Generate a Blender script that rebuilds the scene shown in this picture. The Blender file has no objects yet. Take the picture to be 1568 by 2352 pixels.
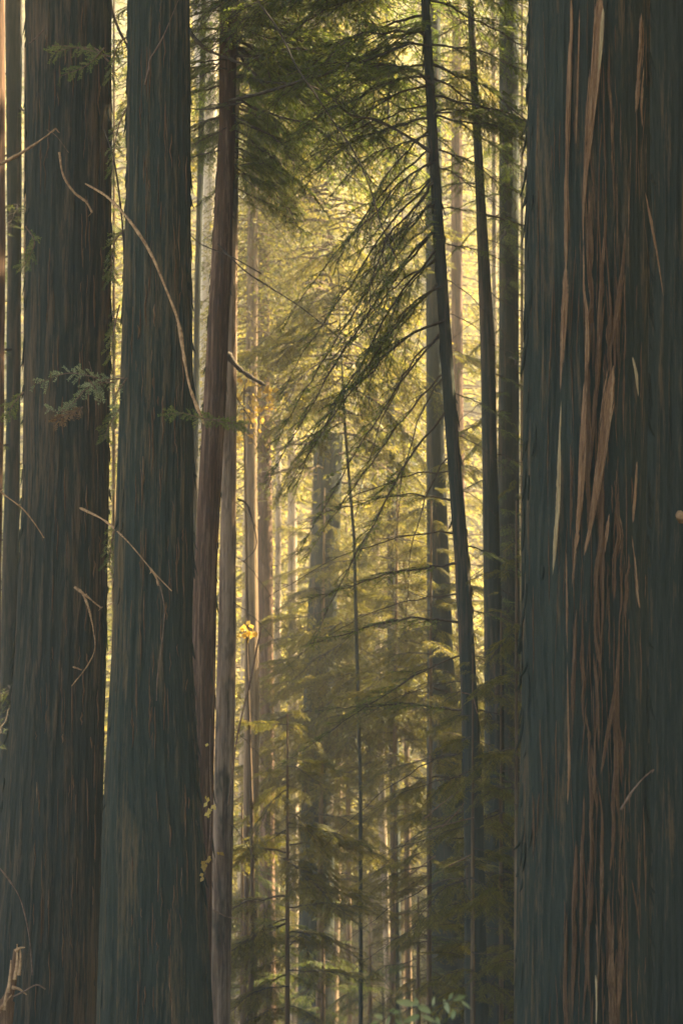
import bpy, math
import numpy as np
from mathutils import Vector, Matrix, Euler

# ------------------------------------------------------------------ camera, sky, sun, exposure
S = bpy.context.scene
COL = S.collection
CAM_Z, PITCH, TANX, TANY = 1.6, math.radians(8.0), 0.15, 0.225
cd = bpy.data.cameras.new('camera'); cam = bpy.data.objects.new('camera', cd); COL.objects.link(cam)
cam.location = (0, 0, CAM_Z); cam.rotation_euler = (math.pi/2 + PITCH, 0, 0)
cd.sensor_fit = 'VERTICAL'; cd.sensor_height = 36; cd.lens = 18/TANY
cd.clip_start = 0.1; cd.clip_end = 1000
cd.dof.use_dof = True; cd.dof.focus_distance = 17.0; cd.dof.aperture_fstop = 4.0
S.camera = cam
SUN_EL, SUN_AZ = math.radians(42), math.radians(66)      # azimuth clockwise from +Y (view direction)
W = bpy.data.worlds.new("World"); S.world = W; W.use_nodes = True
nt = W.node_tree; bg = nt.nodes['Background']
sky = nt.nodes.new('ShaderNodeTexSky'); sky.sky_type = 'NISHITA'; sky.sun_disc = False
sky.sun_elevation = SUN_EL; sky.sun_rotation = SUN_AZ
sky.air_density = 1.0; sky.dust_density = 1.0; sky.ozone_density = 1.0
nt.links.new(sky.outputs[0], bg.inputs[0]); bg.inputs[1].default_value = 0.053
sl = bpy.data.lights.new('sun', 'SUN'); sl.energy = 5.0; sl.angle = math.radians(0.5); sl.color = (1.0, 0.80, 0.49)
sun = bpy.data.objects.new('sun', sl); COL.objects.link(sun)
SD = Vector((math.sin(SUN_AZ)*math.cos(SUN_EL), math.cos(SUN_AZ)*math.cos(SUN_EL), math.sin(SUN_EL)))
sun.rotation_euler = SD.to_track_quat('Z', 'Y').to_euler(); sun.location = SD*60
vs = S.view_settings; vs.view_transform = 'Standard'; vs.look = 'None'; vs.gamma = 1.0; vs.exposure = 3.42
S.display_settings.display_device = 'sRGB'
S.cycles.max_bounces = 6; S.cycles.diffuse_bounces = 3; S.cycles.glossy_bounces = 1
S.cycles.transmission_bounces = 3; S.cycles.volume_bounces = 1; S.cycles.transparent_max_bounces = 4
S.cycles.caustics_reflective = False; S.cycles.caustics_refractive = False

R = np.random.default_rng(7)
CP, SP = math.cos(PITCH), math.sin(PITCH)

def ray(u, v):
    """view direction of a photo point (1568 x 2352 grid), camera depth 1"""
    a = (u-784)/784*TANX; b = (1176-v)/1176*TANY
    return np.array([a, CP - b*SP, SP + b*CP])
def P(u, v, Y):
    d = ray(u, v); t = Y/d[1]
    return np.array([0, 0, CAM_Z]) + d*t
def PXW(v, Y):
    """metres per photo-grid unit at distance Y, height v"""
    d = ray(784, v); return TANX/784*Y/d[1]

def ground_z(x, y):
    x = np.asarray(x, float); y = np.asarray(y, float)
    z = -0.105*np.clip(y-2, 0, 62) + 0.02*np.clip(-y, 0, 40)
    z = z + 0.70*np.clip(y-82, 0, 200)*np.clip((y-82)/40, 0, 1)
    z = z + 0.25*np.sin(x*0.21+1.3)*np.sin(y*0.17) + 0.12*np.sin(x*0.7+y*0.5)
    z = z + 0.004*np.clip(np.abs(x)-10, 0, 100)**1.5
    return z

# ------------------------------------------------------------------ materials
def mat(name, build):
    m = bpy.data.materials.new(name); m.use_nodes = True
    n = m.node_tree; n.nodes.clear()
    out = n.nodes.new('ShaderNodeOutputMaterial')
    build(n, out); return m
def mk(n, t, **k):
    x = n.nodes.new(t)
    for a, b in k.items(): setattr(x, a, b)
    return x
def ramp(n, fac, stops):
    r = mk(n, 'ShaderNodeValToRGB'); e = r.color_ramp.elements
    while len(e) < len(stops): e.new(0.5)
    for i, (p, c) in enumerate(stops): e[i].position = p; e[i].color = (*c, 1)
    n.links.new(fac, r.inputs[0]); return r.outputs[0]
def noise(n, vec, scale, detail=3, rough=0.6):
    x = mk(n, 'ShaderNodeTexNoise'); x.inputs['Scale'].default_value = scale
    x.inputs['Detail'].default_value = detail; x.inputs['Roughness'].default_value = rough
    n.links.new(vec, x.inputs['Vector']); return x.outputs['Fac']
def mapping(n, sc, coord='Object'):
    tc = mk(n, 'ShaderNodeTexCoord'); mp = mk(n, 'ShaderNodeMapping'); mp.inputs['Scale'].default_value = sc
    n.links.new(tc.outputs[coord], mp.inputs[0]); return mp.outputs[0]
def mix(n, f, a, b, bt='MIX'):
    x = mk(n, 'ShaderNodeMix', data_type='RGBA', blend_type=bt)
    for s, v in ((0, f), (6, a), (7, b)):
        if hasattr(v, 'is_linked'): n.links.new(v, x.inputs[s])
        else: x.inputs[s].default_value = v if s == 0 else (*v, 1)
    return x.outputs[2]

def bark(name, dark, mid, fib, fs=26, amount=0.62, bump=0.5, moss=None):
    def b(n, out):
        v1 = mapping(n, (fs, fs, fs*0.075)); v2 = mapping(n, (fs*0.33, fs*0.33, fs*0.02)); v3 = mapping(n, (1.6, 1.6, 0.35))
        f1 = noise(n, v1, 1, 7, 0.78); f2 = noise(n, v2, 1, 3, 0.6); f3 = noise(n, v3, 1, 2, 0.5)
        c = ramp(n, f1, [(0.30, dark), (0.55, mid), (0.78, tuple(x*1.25 for x in mid))])  # furrow shading painted in: tone darkens where the bump sinks
        at = mk(n, 'ShaderNodeAttribute', attribute_name='ridge')
        m2 = mk(n, 'ShaderNodeMath', operation='MULTIPLY'); n.links.new(f1, m2.inputs[0]); n.links.new(f2, m2.inputs[1])
        m3 = mk(n, 'ShaderNodeMath', operation='MULTIPLY_ADD'); n.links.new(f3, m3.inputs[0]); m3.inputs[1].default_value = 0.22; n.links.new(m2.outputs[0], m3.inputs[2])
        m4 = mk(n, 'ShaderNodeMath', operation='MULTIPLY_ADD'); n.links.new(at.outputs['Fac'], m4.inputs[0]); m4.inputs[1].default_value = 0.14; n.links.new(m3.outputs[0], m4.inputs[2])
        fr = ramp(n, m4.outputs[0], [(amount-0.15, (0, 0, 0)), (amount-0.02, (1, 1, 1))])
        c = mix(n, fr, c, fib)
        if moss:
            g = noise(n, mapping(n, (2.2, 2.2, 0.7)), 1, 4, 0.7)
            c = mix(n, ramp(n, g, [(0.52, (0, 0, 0)), (0.62, (1, 1, 1))]), c, moss)
        p = mk(n, 'ShaderNodeBsdfPrincipled'); n.links.new(c, p.inputs['Base Color']); p.inputs['Roughness'].default_value = 0.95
        p.inputs['Specular IOR Level'].default_value = 0.15
        bm = mk(n, 'ShaderNodeBump'); bm.inputs['Strength'].default_value = bump; bm.inputs['Distance'].default_value = 0.03
        n.links.new(f1, bm.inputs['Height']); n.links.new(bm.outputs[0], p.inputs['Normal'])
        n.links.new(p.outputs[0], out.inputs[0])
    return mat(name, b)
def leafmat(name, stops, trans=0.4):
    def b(n, out):
        at = mk(n, 'ShaderNodeAttribute', attribute_name='tone')
        c = ramp(n, at.outputs['Fac'], stops)
        d = mk(n, 'ShaderNodeBsdfDiffuse'); t = mk(n, 'ShaderNodeBsdfTranslucent'); g = mk(n, 'ShaderNodeBsdfGlossy')
        g.inputs['Roughness'].default_value = 0.55; g.inputs['Color'].default_value = (0.8, 0.8, 0.8, 1)
        n.links.new(c, d.inputs[0]); n.links.new(mix(n, 1.0, c, (1.3, 1.25, 0.7), 'MULTIPLY'), t.inputs[0])
        ms = mk(n, 'ShaderNodeMixShader'); ms.inputs[0].default_value = trans
        n.links.new(d.outputs[0], ms.inputs[1]); n.links.new(t.outputs[0], ms.inputs[2])
        m2 = mk(n, 'ShaderNodeMixShader'); m2.inputs[0].default_value = 0.03
        n.links.new(ms.outputs[0], m2.inputs[1]); n.links.new(g.outputs[0], m2.inputs[2])
        n.links.new(m2.outputs[0], out.inputs[0])
    return mat(name, b)
def plain(name, a, bcol, sc=(20, 20, 4)):
    def b(n, out):
        c = ramp(n, noise(n, mapping(n, sc), 1, 4, 0.65), [(0.35, a), (0.68, bcol)])
        p = mk(n, 'ShaderNodeBsdfPrincipled'); n.links.new(c, p.inputs['Base Color']); p.inputs['Roughness'].default_value = 0.9
        p.inputs['Specular IOR Level'].default_value = 0.2; n.links.new(p.outputs[0], out.inputs[0])
    return mat(name, b)

M = {}
M['bark'] = bark('weathered_redwood_bark', (0.026, 0.037, 0.028), (0.056, 0.063, 0.043), (0.16, 0.11, 0.055), 46, 0.59, 1.0)
M['bark_brown'] = bark('brown_streaked_bark', (0.026, 0.034, 0.026), (0.056, 0.058, 0.040), (0.15, 0.10, 0.055), 44, 0.585, 1.0)
M['bark_right'] = bark('fibrous_redwood_bark', (0.026, 0.037, 0.028), (0.053, 0.060, 0.042), (0.17, 0.11, 0.055), 44, 0.62, 1.0)
M['bark_red'] = bark('red_bark', (0.045, 0.036, 0.026), (0.12, 0.068, 0.042), (0.26, 0.16, 0.10), 34, 0.60)
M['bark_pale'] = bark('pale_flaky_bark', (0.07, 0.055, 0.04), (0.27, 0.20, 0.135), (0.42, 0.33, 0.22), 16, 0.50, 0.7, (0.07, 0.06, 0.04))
M['bark_white'] = bark('sunlit_pale_bark', (0.16, 0.12, 0.085), (0.46, 0.38, 0.27), (0.60, 0.51, 0.38), 14, 0.48)  # pale bark, lightened further so its trunk looks sunlit
M['bark_mottled'] = bark('mottled_bark', (0.055, 0.04, 0.03), (0.16, 0.105, 0.068), (0.31, 0.22, 0.15), 22, 0.52, 0.8, (0.05, 0.045, 0.032))
M['bark_far'] = bark('grey_brown_bark', (0.045, 0.034, 0.022), (0.125, 0.084, 0.05), (0.25, 0.17, 0.095), 12, 0.55)
M['bark_dark'] = bark('dark_conifer_bark', (0.028, 0.038, 0.032), (0.052, 0.056, 0.042), (0.13, 0.09, 0.06), 28, 0.62)
M['strip'] = bark('peeling_fibre', (0.16, 0.08, 0.04), (0.44, 0.245, 0.12), (0.68, 0.46, 0.25), 60, 0.55, 0.8)
M['strip_pale'] = bark('bleached_fibre', (0.30, 0.20, 0.10), (0.58, 0.42, 0.21), (0.72, 0.55, 0.31), 60, 0.55, 0.6)
M['strip_brown'] = bark('rusty_fibre', (0.09, 0.054, 0.03), (0.21, 0.118, 0.06), (0.40, 0.23, 0.115), 60, 0.55, 0.8)
M['twig'] = plain('dark_twig', (0.045, 0.036, 0.028), (0.11, 0.085, 0.06))
M['dead'] = plain('dead_twig', (0.24, 0.13, 0.06), (0.60, 0.36, 0.17), (30, 30, 30))
M['deaddim'] = plain('dull_dead_twig', (0.12, 0.075, 0.045), (0.26, 0.16, 0.10), (30, 30, 30))
M['paletwig'] = plain('bleached_twig', (0.35, 0.27, 0.17), (0.6, 0.48, 0.33))
M['needle'] = leafmat('needles_deep', [(0, (0.048, 0.08, 0.018)), (0.5, (0.12, 0.165, 0.034)), (1, (0.21, 0.23, 0.045))], 0.5)
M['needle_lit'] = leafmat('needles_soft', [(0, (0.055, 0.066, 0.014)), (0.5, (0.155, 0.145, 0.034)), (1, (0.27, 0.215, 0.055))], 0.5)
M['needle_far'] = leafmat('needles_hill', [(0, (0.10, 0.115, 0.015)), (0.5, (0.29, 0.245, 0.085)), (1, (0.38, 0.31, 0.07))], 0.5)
M['needle_brown'] = leafmat('needles_russet', [(0, (0.10, 0.06, 0.03)), (0.5, (0.2, 0.11, 0.05)), (1, (0.3, 0.17, 0.07))], 0.4)
M['golden'] = leafmat('golden_leaves', [(0, (0.28, 0.17, 0.04)), (0.5, (0.45, 0.30, 0.07)), (1, (0.6, 0.44, 0.12))], 0.45)
M['broad'] = leafmat('broad_leaves', [(0, (0.16, 0.20, 0.09)), (0.6, (0.26, 0.30, 0.14)), (1, (0.36, 0.38, 0.2))], 0.4)
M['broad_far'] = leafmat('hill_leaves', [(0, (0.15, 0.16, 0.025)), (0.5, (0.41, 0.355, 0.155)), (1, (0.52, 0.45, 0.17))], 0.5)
def gm(n, out):
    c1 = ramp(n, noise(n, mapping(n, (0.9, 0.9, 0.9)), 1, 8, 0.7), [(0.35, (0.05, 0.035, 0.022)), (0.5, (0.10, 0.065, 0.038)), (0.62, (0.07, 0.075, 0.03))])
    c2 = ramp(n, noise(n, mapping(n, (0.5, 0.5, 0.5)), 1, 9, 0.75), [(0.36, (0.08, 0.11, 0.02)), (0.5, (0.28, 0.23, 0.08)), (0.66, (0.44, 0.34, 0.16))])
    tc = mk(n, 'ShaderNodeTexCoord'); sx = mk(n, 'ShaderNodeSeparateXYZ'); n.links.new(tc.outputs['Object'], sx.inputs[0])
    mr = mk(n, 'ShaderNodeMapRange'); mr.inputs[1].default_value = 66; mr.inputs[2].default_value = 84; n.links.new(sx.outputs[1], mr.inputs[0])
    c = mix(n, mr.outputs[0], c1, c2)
    p = mk(n, 'ShaderNodeBsdfPrincipled'); n.links.new(c, p.inputs['Base Color']); p.inputs['Roughness'].default_value = 1; p.inputs['Specular IOR Level'].default_value = 0.1
    n.links.new(p.outputs[0], out.inputs[0])
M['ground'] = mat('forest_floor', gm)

# ------------------------------------------------------------------ mesh helpers
class MB:
    def __init__(s): s.v = []; s.f = []; s.a = []; s.n = 0
    def add(s, V, F, tone=None):
        V = np.asarray(V, float).reshape(-1, 3); F = np.asarray(F, int).reshape(-1, 4)
        s.v.append(V); s.f.append(F + s.n); s.n += len(V)
        s.a.append(np.full(len(V), 0.5) if tone is None else np.broadcast_to(np.asarray(tone, float), (len(V),)))
    def mesh(s, name, m, smooth=True, attr='tone'):
        V = np.concatenate(s.v) if s.v else np.zeros((0, 3)); F = np.concatenate(s.f) if s.f else np.zeros((0, 4), int)
        me = bpy.data.meshes.new(name)
        me.vertices.add(len(V)); me.vertices.foreach_set('co', V.astype(np.float32).ravel())
        me.loops.add(F.size); me.loops.foreach_set('vertex_index', F.astype(np.int32).ravel())
        me.polygons.add(len(F)); me.polygons.foreach_set('loop_start', (np.arange(len(F))*4).astype(np.int32))
        me.polygons.foreach_set('use_smooth', np.full(len(F), smooth))
        me.update(calc_edges=True)
        A = me.attributes.new(attr, 'FLOAT', 'POINT'); A.data.foreach_set('value', np.concatenate(s.a).astype(np.float32))
        me.materials.append(m); return me

def link(name, data, parent=None, label=None, cat=None, group=None, kind=None, loc=None):
    o = bpy.data.objects.new(name, data); COL.objects.link(o)
    if parent is not None: o.parent = parent
    if loc is not None: o.location = loc
    if label: o['label'] = label
    if cat: o['category'] = cat
    if group: o['group'] = group
    if kind: o['kind'] = kind
    return o

def smooth_path(p, n):
    p = np.asarray(p, float)
    if len(p) < 3: t = np.linspace(0, 1, n)[:, None]; return p[0]*(1-t) + p[-1]*t
    d = np.r_[0, np.cumsum(np.linalg.norm(np.diff(p[:, :3], axis=0), axis=1))]; d /= d[-1]
    q = np.vstack([2*p[0]-p[1], p, 2*p[-1]-p[-2]])
    out = []
    for t in np.linspace(0, 1, n):
        i = min(max(np.searchsorted(d, t, 'right')-1, 0), len(p)-2)
        s = (t-d[i])/(d[i+1]-d[i]+1e-12); a, b, c, e = q[i], q[i+1], q[i+2], q[i+3]
        out.append(0.5*((2*b) + (c-a)*s + (2*a-5*b+4*c-e)*s*s + (3*b-a-3*c+e)*s**3))
    return np.array(out)

def tube(mb, path, rad, k=5, flat=1.0, tone=None):
    path = np.asarray(path, float); n = len(path)
    if n < 2: return
    rad = np.broadcast_to(np.asarray(rad, float), (n,))
    T = np.gradient(path, axis=0); T /= np.linalg.norm(T, axis=1)[:, None] + 1e-9
    up = np.array([0, 1, 0.05]) if flat != 1.0 else (np.array([0, 0, 1.]) if abs(T[0, 2]) < 0.9 else np.array([0, 1., 0]))
    A = np.cross(T, up); A /= np.linalg.norm(A, axis=1)[:, None] + 1e-9
    B = np.cross(A, T)
    th = np.arange(k)/k*2*math.pi
    ring = path[:, None] + rad[:, None, None]*(np.cos(th)[None, :, None]*A[:, None] + flat*np.sin(th)[None, :, None]*B[:, None])
    V = ring.reshape(-1, 3); i = np.arange(n-1)[:, None]*k; j = np.arange(k)[None]; j2 = (j+1) % k
    F = np.stack([i+j, i+j2, i+k+j2, i+k+j], -1).reshape(-1, 4)
    mb.add(V, F, tone)

def blades(mb, base, d, side, L, Wd, tone):
    """leaf-sized rhombus faces: base point, direction, side vector, length, width"""
    base = np.asarray(base); N = len(base)
    L = np.broadcast_to(L, (N,))[:, None]; Wd = np.broadcast_to(Wd, (N,))[:, None]
    V = np.stack([base, base + d*L*0.45 + side*Wd*0.5, base + d*L, base + d*L*0.45 - side*Wd*0.5], 1).reshape(-1, 3)
    F = np.arange(N*4).reshape(-1, 4)
    mb.add(V, F, np.repeat(np.clip(tone, 0, 1), 4))
def unit(a): return a/(np.linalg.norm(a, axis=-1, keepdims=True)+1e-9)

def vnoise(th, z, kt, kz, rs):
    """value noise periodic in th (0..1)"""
    G = rs.random((kz+2, kt)); x = th*kt; i = np.floor(x).astype(int); fx = x-i; fx = fx*fx*(3-2*fx)
    y = z*kz; j = np.clip(np.floor(y).astype(int), 0, kz); fy = y-j; fy = fy*fy*(3-2*fy)
    a = G[j, i % kt]*(1-fx) + G[j, (i+1) % kt]*fx; j2 = np.minimum(j+1, kz+1)
    b = G[j2, i % kt]*(1-fx) + G[j2, (i+1) % kt]*fx
    return a*(1-fy) + b*fy

def trunk_mesh(name, cz, cx, cy, cr, base, m, seg=48, rows=60, amp=0.02, kt=26, zlo=None, zhi=None, seed=1):
    """trunk as stacked rings following a centre line (arrays over height cz), with bark furrows as relief"""
    rs = np.random.default_rng(seed)
    zlo = cz[0] if zlo is None else max(zlo, cz[0]); zhi = cz[-1] if zhi is None else min(zhi, cz[-1])
    z = np.unique(np.round(np.r_[np.linspace(cz[0], zlo, 5), np.linspace(zlo, zhi, rows), np.linspace(zhi, cz[-1], 8)], 4))
    X = np.interp(z, cz, cx); Y = np.interp(z, cz, cy); Rr = np.interp(z, cz, cr)
    th = np.arange(seg)/seg; TH, Z = np.meshgrid(th, z)
    zn = (Z-z[0])/(z[-1]-z[0]); H = z[-1]-z[0]
    warp = (vnoise(TH, zn, 7, max(2, int(H/1.4)), rs)-0.5)*0.05
    t2 = (TH+warp) % 1
    r1 = 1-np.abs(vnoise(t2, zn, kt, max(2, int(H/1.8)), rs)*2-1)
    r2 = 1-np.abs(vnoise(t2, zn, int(kt*2.3), max(3, int(H/0.7)), rs)*2-1)
    lobe = vnoise(TH, zn, 6, max(2, int(H/5)), rs)-0.5
    ridge = 0.62*r1**1.5 + 0.38*r2
    RR = Rr[:, None]*(1+0.09*lobe) + amp*(ridge-0.6)*np.clip(Rr[:, None]/max(Rr.max(), 1e-6)*1.5, 0.1, 1)
    V = np.stack([X[:, None]+RR*np.cos(TH*2*math.pi)-base[0], Y[:, None]+RR*np.sin(TH*2*math.pi)-base[1], Z-base[2]], -1).reshape(-1, 3)
    n = len(z); i = np.arange(n-1)[:, None]*seg; j = np.arange(seg)[None]; j2 = (j+1) % seg
    F = np.stack([i+j, i+j2, i+seg+j2, i+seg+j], -1).reshape(-1, 4)
    mb = MB(); mb.add(V, F, ridge.ravel()); return mb.mesh(name, m, True, 'ridge')

# ------------------------------------------------------------------ limb prototypes (2 m long, growing along +X, drooping)
def make_limb(seed, L=2.0, droop=0.5, rise=0.15, nsub=22, sublen=0.55, start=0.12, needle=0.02, nw=0.006, step=0.011,
              mats=('twig', 'needle'), r0=0.018, density=1.0, hang=0.35, leafstart=0.0, sweep=0.0, dexp=1.8):
    rs = np.random.default_rng(seed); wood = MB(); leaf = MB()
    t = np.linspace(0, 1, 18)
    wob = np.cumsum(rs.normal(0, 0.018, (18, 2)), axis=0)*L
    main = np.stack([L*t, sweep*L*t*t+wob[:, 0], L*(rise*t-droop*t**dexp)+wob[:, 1]*0.5], -1)
    tube(wood, main, np.interp(t, [0, 1], [r0, 0.0025]), 5)
    BA, DI, SI, TO, LE = [], [], [], [], []
    def spray(a, d, nrm, l, tone):
        """a twiglet with two ranks of needles"""
        n = max(3, int(l/step*density)); s = np.linspace(0.05, 1, n)
        dr = np.array([0, 0, -hang*0.5])
        pts = a + d*l*s[:, None] + dr*l*(s**2)[:, None]
        sd = unit(np.cross(d, nrm))
        for sg in (-1, 1):
            dd = unit(d*0.75 + sg*sd*0.8 + rs.normal(0, 0.16, (n, 3)))
            BA.append(pts); DI.append(dd); SI.append(unit(np.cross(dd, nrm + rs.normal(0, 0.25, (n, 3)))))
            TO.append(np.full(n, tone)+rs.normal(0, 0.08, n)); LE.append(needle*(1-0.45*s)*rs.uniform(0.7, 1.2, n))
        k = min(4, n); tube(wood, a + d*l*np.linspace(0, 1, 3)[:, None] + dr*l*(np.linspace(0, 1, 3)**2)[:, None], [0.002, 0.0015, 0.001], 3)
    for i in range(nsub):
        tt = start + (1-start)*(i+rs.uniform(0, 0.8))/nsub; sg = 1 if i % 2 else -1
        a = np.array([np.interp(tt, t, main[:, c]) for c in range(3)])
        l = sublen*L/2*(1-0.65*tt)*rs.uniform(0.65, 1.25)*min(1, 0.45+tt*2.2)
        ang = rs.uniform(0.65, 1.15)*sg
        d = unit(np.array([math.cos(ang), math.sin(ang), -rs.uniform(0.0, hang)]))
        s = np.linspace(0, 1, 7)[:, None]
        path = a + d*l*s + np.array([0, 0, -hang*0.55])*l*s**2 + np.cumsum(rs.normal(0, 0.012*l, (7, 3)), axis=0)
        tube(wood, path, np.linspace(0.006, 0.0018, 7)*r0/0.018, 4)
        if tt < leafstart: continue
        tone = rs.uniform(0.15, 0.85)
        m = max(3, int(l/0.045))
        for j in range(m):
            q = 0.15+0.85*j/m; b = np.array([np.interp(q, s[:, 0], path[:, c]) for c in range(3)])
            sd = unit(np.cross(d, [0, 0, 1.])); s2 = 1 if j % 2 else -1
            dd = unit(d*0.8 + s2*sd*0.75 + np.array([0, 0, -hang*0.5]) + rs.normal(0, 0.15, 3))
            spray(b, dd, unit(np.array([0, 0, 1.]) + rs.normal(0, 0.3, 3)), rs.uniform(0.06, 0.17)*(1.1-0.5*q)*max(0.6, l/0.45), tone+rs.normal(0, 0.08))
    if leafstart < 1:
        spray(main[-2], unit(main[-1]-main[-3]), np.array([0, 0, 1.]), 0.2, 0.6)
        b = np.concatenate(BA); blades(leaf, b, np.concatenate(DI), np.concatenate(SI), np.concatenate(LE), nw, np.concatenate(TO))
    wm = wood.mesh('branch', M[mats[0]]); lm = leaf.mesh('foliage', M[mats[1]], False) if leafstart < 1 else None
    return wm, lm

LIMB = {
 'dense': [make_limb(11+i, 2.0, 0.42, 0.12, 30, 0.75, needle=0.032, nw=0.011, step=0.013, hang=0.45) for i in range(3)],
 'feather': [make_limb(31+i, 2.0, 0.30, 0.05, 24, 0.62, needle=0.030, nw=0.010, step=0.013, hang=0.25, mats=('twig', 'needle')) for i in range(3)],
 'drape': [make_limb(51+i, 2.0, 1.05, 0.0, 26, 0.55, start=0.15, dexp=1.15, sweep=(i-1)*0.15, leafstart=0.25, needle=0.034, nw=0.012, step=0.013, hang=0.5, r0=0.014) for i in range(3)],
 'bare': [make_limb(71+i, 2.0, 0.65, 0.0, 11, 0.5, leafstart=1.1, r0=0.012, hang=0.3) for i in range(3)],
 'soft': [make_limb(91+i, 2.0, 0.28+0.12*i, 0.08+0.05*i, 30, 0.9, needle=0.05, nw=0.017, step=0.018, hang=0.3+0.1*i, mats=('twig', 'needle_lit')) for i in range(4)],
 'russet': [make_limb(111+i, 2.0, 0.35, 0.08, 14, 0.5, needle=0.024, nw=0.007, hang=0.4, density=0.6, mats=('twig', 'needle_brown')) for i in range(2)],
 'pale': [make_limb(131+i, 2.0, 0.15, 0.1, 7, 0.4, leafstart=1.1, r0=0.02, hang=0.2, mats=('paletwig', 'needle')) for i in range(2)],
}
def limb(tree, p, az, kind='dense', scale=1.0, tilt=0.0, roll=0.0, i=None, lab=None):
    """one branch of a tree: world point p, azimuth az (degrees, 0 = photo right, 90 = away), tilt up in degrees"""
    wm, lm = LIMB[kind][int(R.integers(len(LIMB[kind]))) if i is None else i % len(LIMB[kind])]
    b = link('branch', wm, tree); b.location = Vector(p) - tree.location
    b.rotation_euler = Euler((math.radians(roll), -math.radians(tilt), math.radians(az)), 'XYZ'); b.scale = (scale,)*3
    if lab: b['label'] = lab
    if lm is not None: link('foliage', lm, b)
    return b

# ------------------------------------------------------------------ crown prototypes for everything that grows above the frame and far off
def make_crown(seed, H, Rb, nb, blade, m, shape='cone', per=26, width=0.34, droop=0.35, bare=0.0):
    rs = np.random.default_rng(seed); leaf = MB(); wood = MB()
    BA, DI, SI, TO = [], [], [], []
    for i in range(nb):
        h = ((i+rs.random())/nb)**0.85
        if shape == 'cone': l = Rb*(1-h)**0.75*rs.uniform(0.55, 1.15)+0.3
        else: l = Rb*math.sqrt(max(0.03, 1-(2*h-0.9)**2/1.3))*rs.uniform(0.5, 1.1)
        az = rs.uniform(0, 2*math.pi); d = np.array([math.cos(az), math.sin(az), 0])
        s = np.linspace(0, 1, 5); dz = (0.12*s-droop*s**2)*l if shape == 'cone' else (0.5*s)*l
        path = np.stack([d[0]*l*s, d[1]*l*s, h*H+dz], -1)
        tube(wood, path, np.linspace(0.035, 0.008, 5)*(H/20), 3)
        tone = rs.uniform(0.1, 0.9); n = int(per*l/Rb*1.5)+4
        q = rs.uniform(0.25 if bare == 0 else bare, 1.0, n)**0.8
        base = np.stack([np.interp(q, s, path[:, c]) for c in range(3)], -1)
        sd = np.array([-d[1], d[0], 0])
        off = rs.normal(0, 1, n)*width*l*(0.25+0.5*np.sin(q*math.pi))
        base = base + sd*off[:, None] + np.array([0, 0, -1])*np.abs(off)[:, None]*0.35 + rs.normal(0, 0.06*blade/0.2, (n, 3))
        if shape != 'cone': base += rs.normal(0, 0.35, (n, 3))
        dd = unit(d*0.7 + sd*np.sign(off)[:, None]*0.7 + rs.normal(0, 0.4, (n, 3)) + np.array([0, 0, -0.35]))
        BA.append(base); DI.append(dd); SI.append(unit(np.cross(dd, rs.normal(0, 0.5, (n, 3))+np.array([0, 0, 1.])))); TO.append(tone+rs.normal(0, 0.14, n))
    b = np.concatenate(BA); blades(leaf, b, np.concatenate(DI), np.concatenate(SI), blade*rs.uniform(0.6, 1.4, len(b)), blade*(0.3 if shape == 'cone' else 0.7), np.concatenate(TO))
    return leaf.mesh('crown', M[m], False), wood.mesh('limbs', M['bark_far'])
CROWN_HIGH = [make_crown(200+i, 22, 3.8, 260, 0.42, 'needle', per=46, width=0.5) for i in range(3)]
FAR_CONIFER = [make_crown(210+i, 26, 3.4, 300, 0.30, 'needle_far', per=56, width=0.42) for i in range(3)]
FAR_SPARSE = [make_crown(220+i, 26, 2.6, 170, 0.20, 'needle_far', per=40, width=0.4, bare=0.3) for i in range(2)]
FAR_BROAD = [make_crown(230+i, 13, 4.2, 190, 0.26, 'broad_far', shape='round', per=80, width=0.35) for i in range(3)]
MID = [make_crown(250+i, 16, 2.3, 210, 0.15, 'needle_lit', per=60, width=0.5, droop=0.5) for i in range(3)]
YOUNG = [make_crown(240+i, 9, 2.0, 150, 0.11, 'needle_lit', per=70, width=0.45) for i in range(3)]

# ------------------------------------------------------------------ setting: ground, haze
gx = np.unique(np.r_[np.linspace(-108, -30, 20), np.linspace(-30, 30, 90), np.linspace(30, 108, 20)])
gy = np.unique(np.r_[np.linspace(-32, 0, 14), np.linspace(0, 110, 120), np.linspace(110, 216, 40)])
GX, GY = np.meshgrid(gx, gy); GZ = ground_z(GX, GY) + R.normal(0, 0.03, GX.shape)
i = np.arange(len(gy)-1)[:, None]*len(gx); j = np.arange(len(gx)-1)[None]
mb = MB(); mb.add(np.stack([GX, GY, GZ], -1).reshape(-1, 3), np.stack([i+j, i+j+1, i+len(gx)+j+1, i+len(gx)+j], -1).reshape(-1, 4))
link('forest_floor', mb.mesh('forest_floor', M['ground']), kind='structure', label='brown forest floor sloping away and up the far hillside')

HAZE = 0.0018
def hz(n, out):
    p = mk(n, 'ShaderNodeVolumePrincipled'); p.inputs['Density'].default_value = HAZE; p.inputs['Color'].default_value = (0.96, 0.92, 0.80, 1)
    p.inputs['Anisotropy'].default_value = 0.0
    n.links.new(p.outputs[0], out.inputs['Volume'])
if HAZE:
    lo, hi = np.array([-112, -36, -14.]), np.array([112, 220, 132.])
    c = np.array([[x, y, z] for x in (0, 1) for y in (0, 1) for z in (0, 1)])*(hi-lo)+lo
    mb = MB(); mb.add(c, [[0, 1, 3, 2], [4, 6, 7, 5], [0, 4, 5, 1], [2, 3, 7, 6], [0, 2, 6, 4], [1, 5, 7, 3]])
    me = mb.mesh('haze', mat('haze', hz), False); link('haze', me, kind='stuff', label='thin warm haze filling the forest air')

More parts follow.
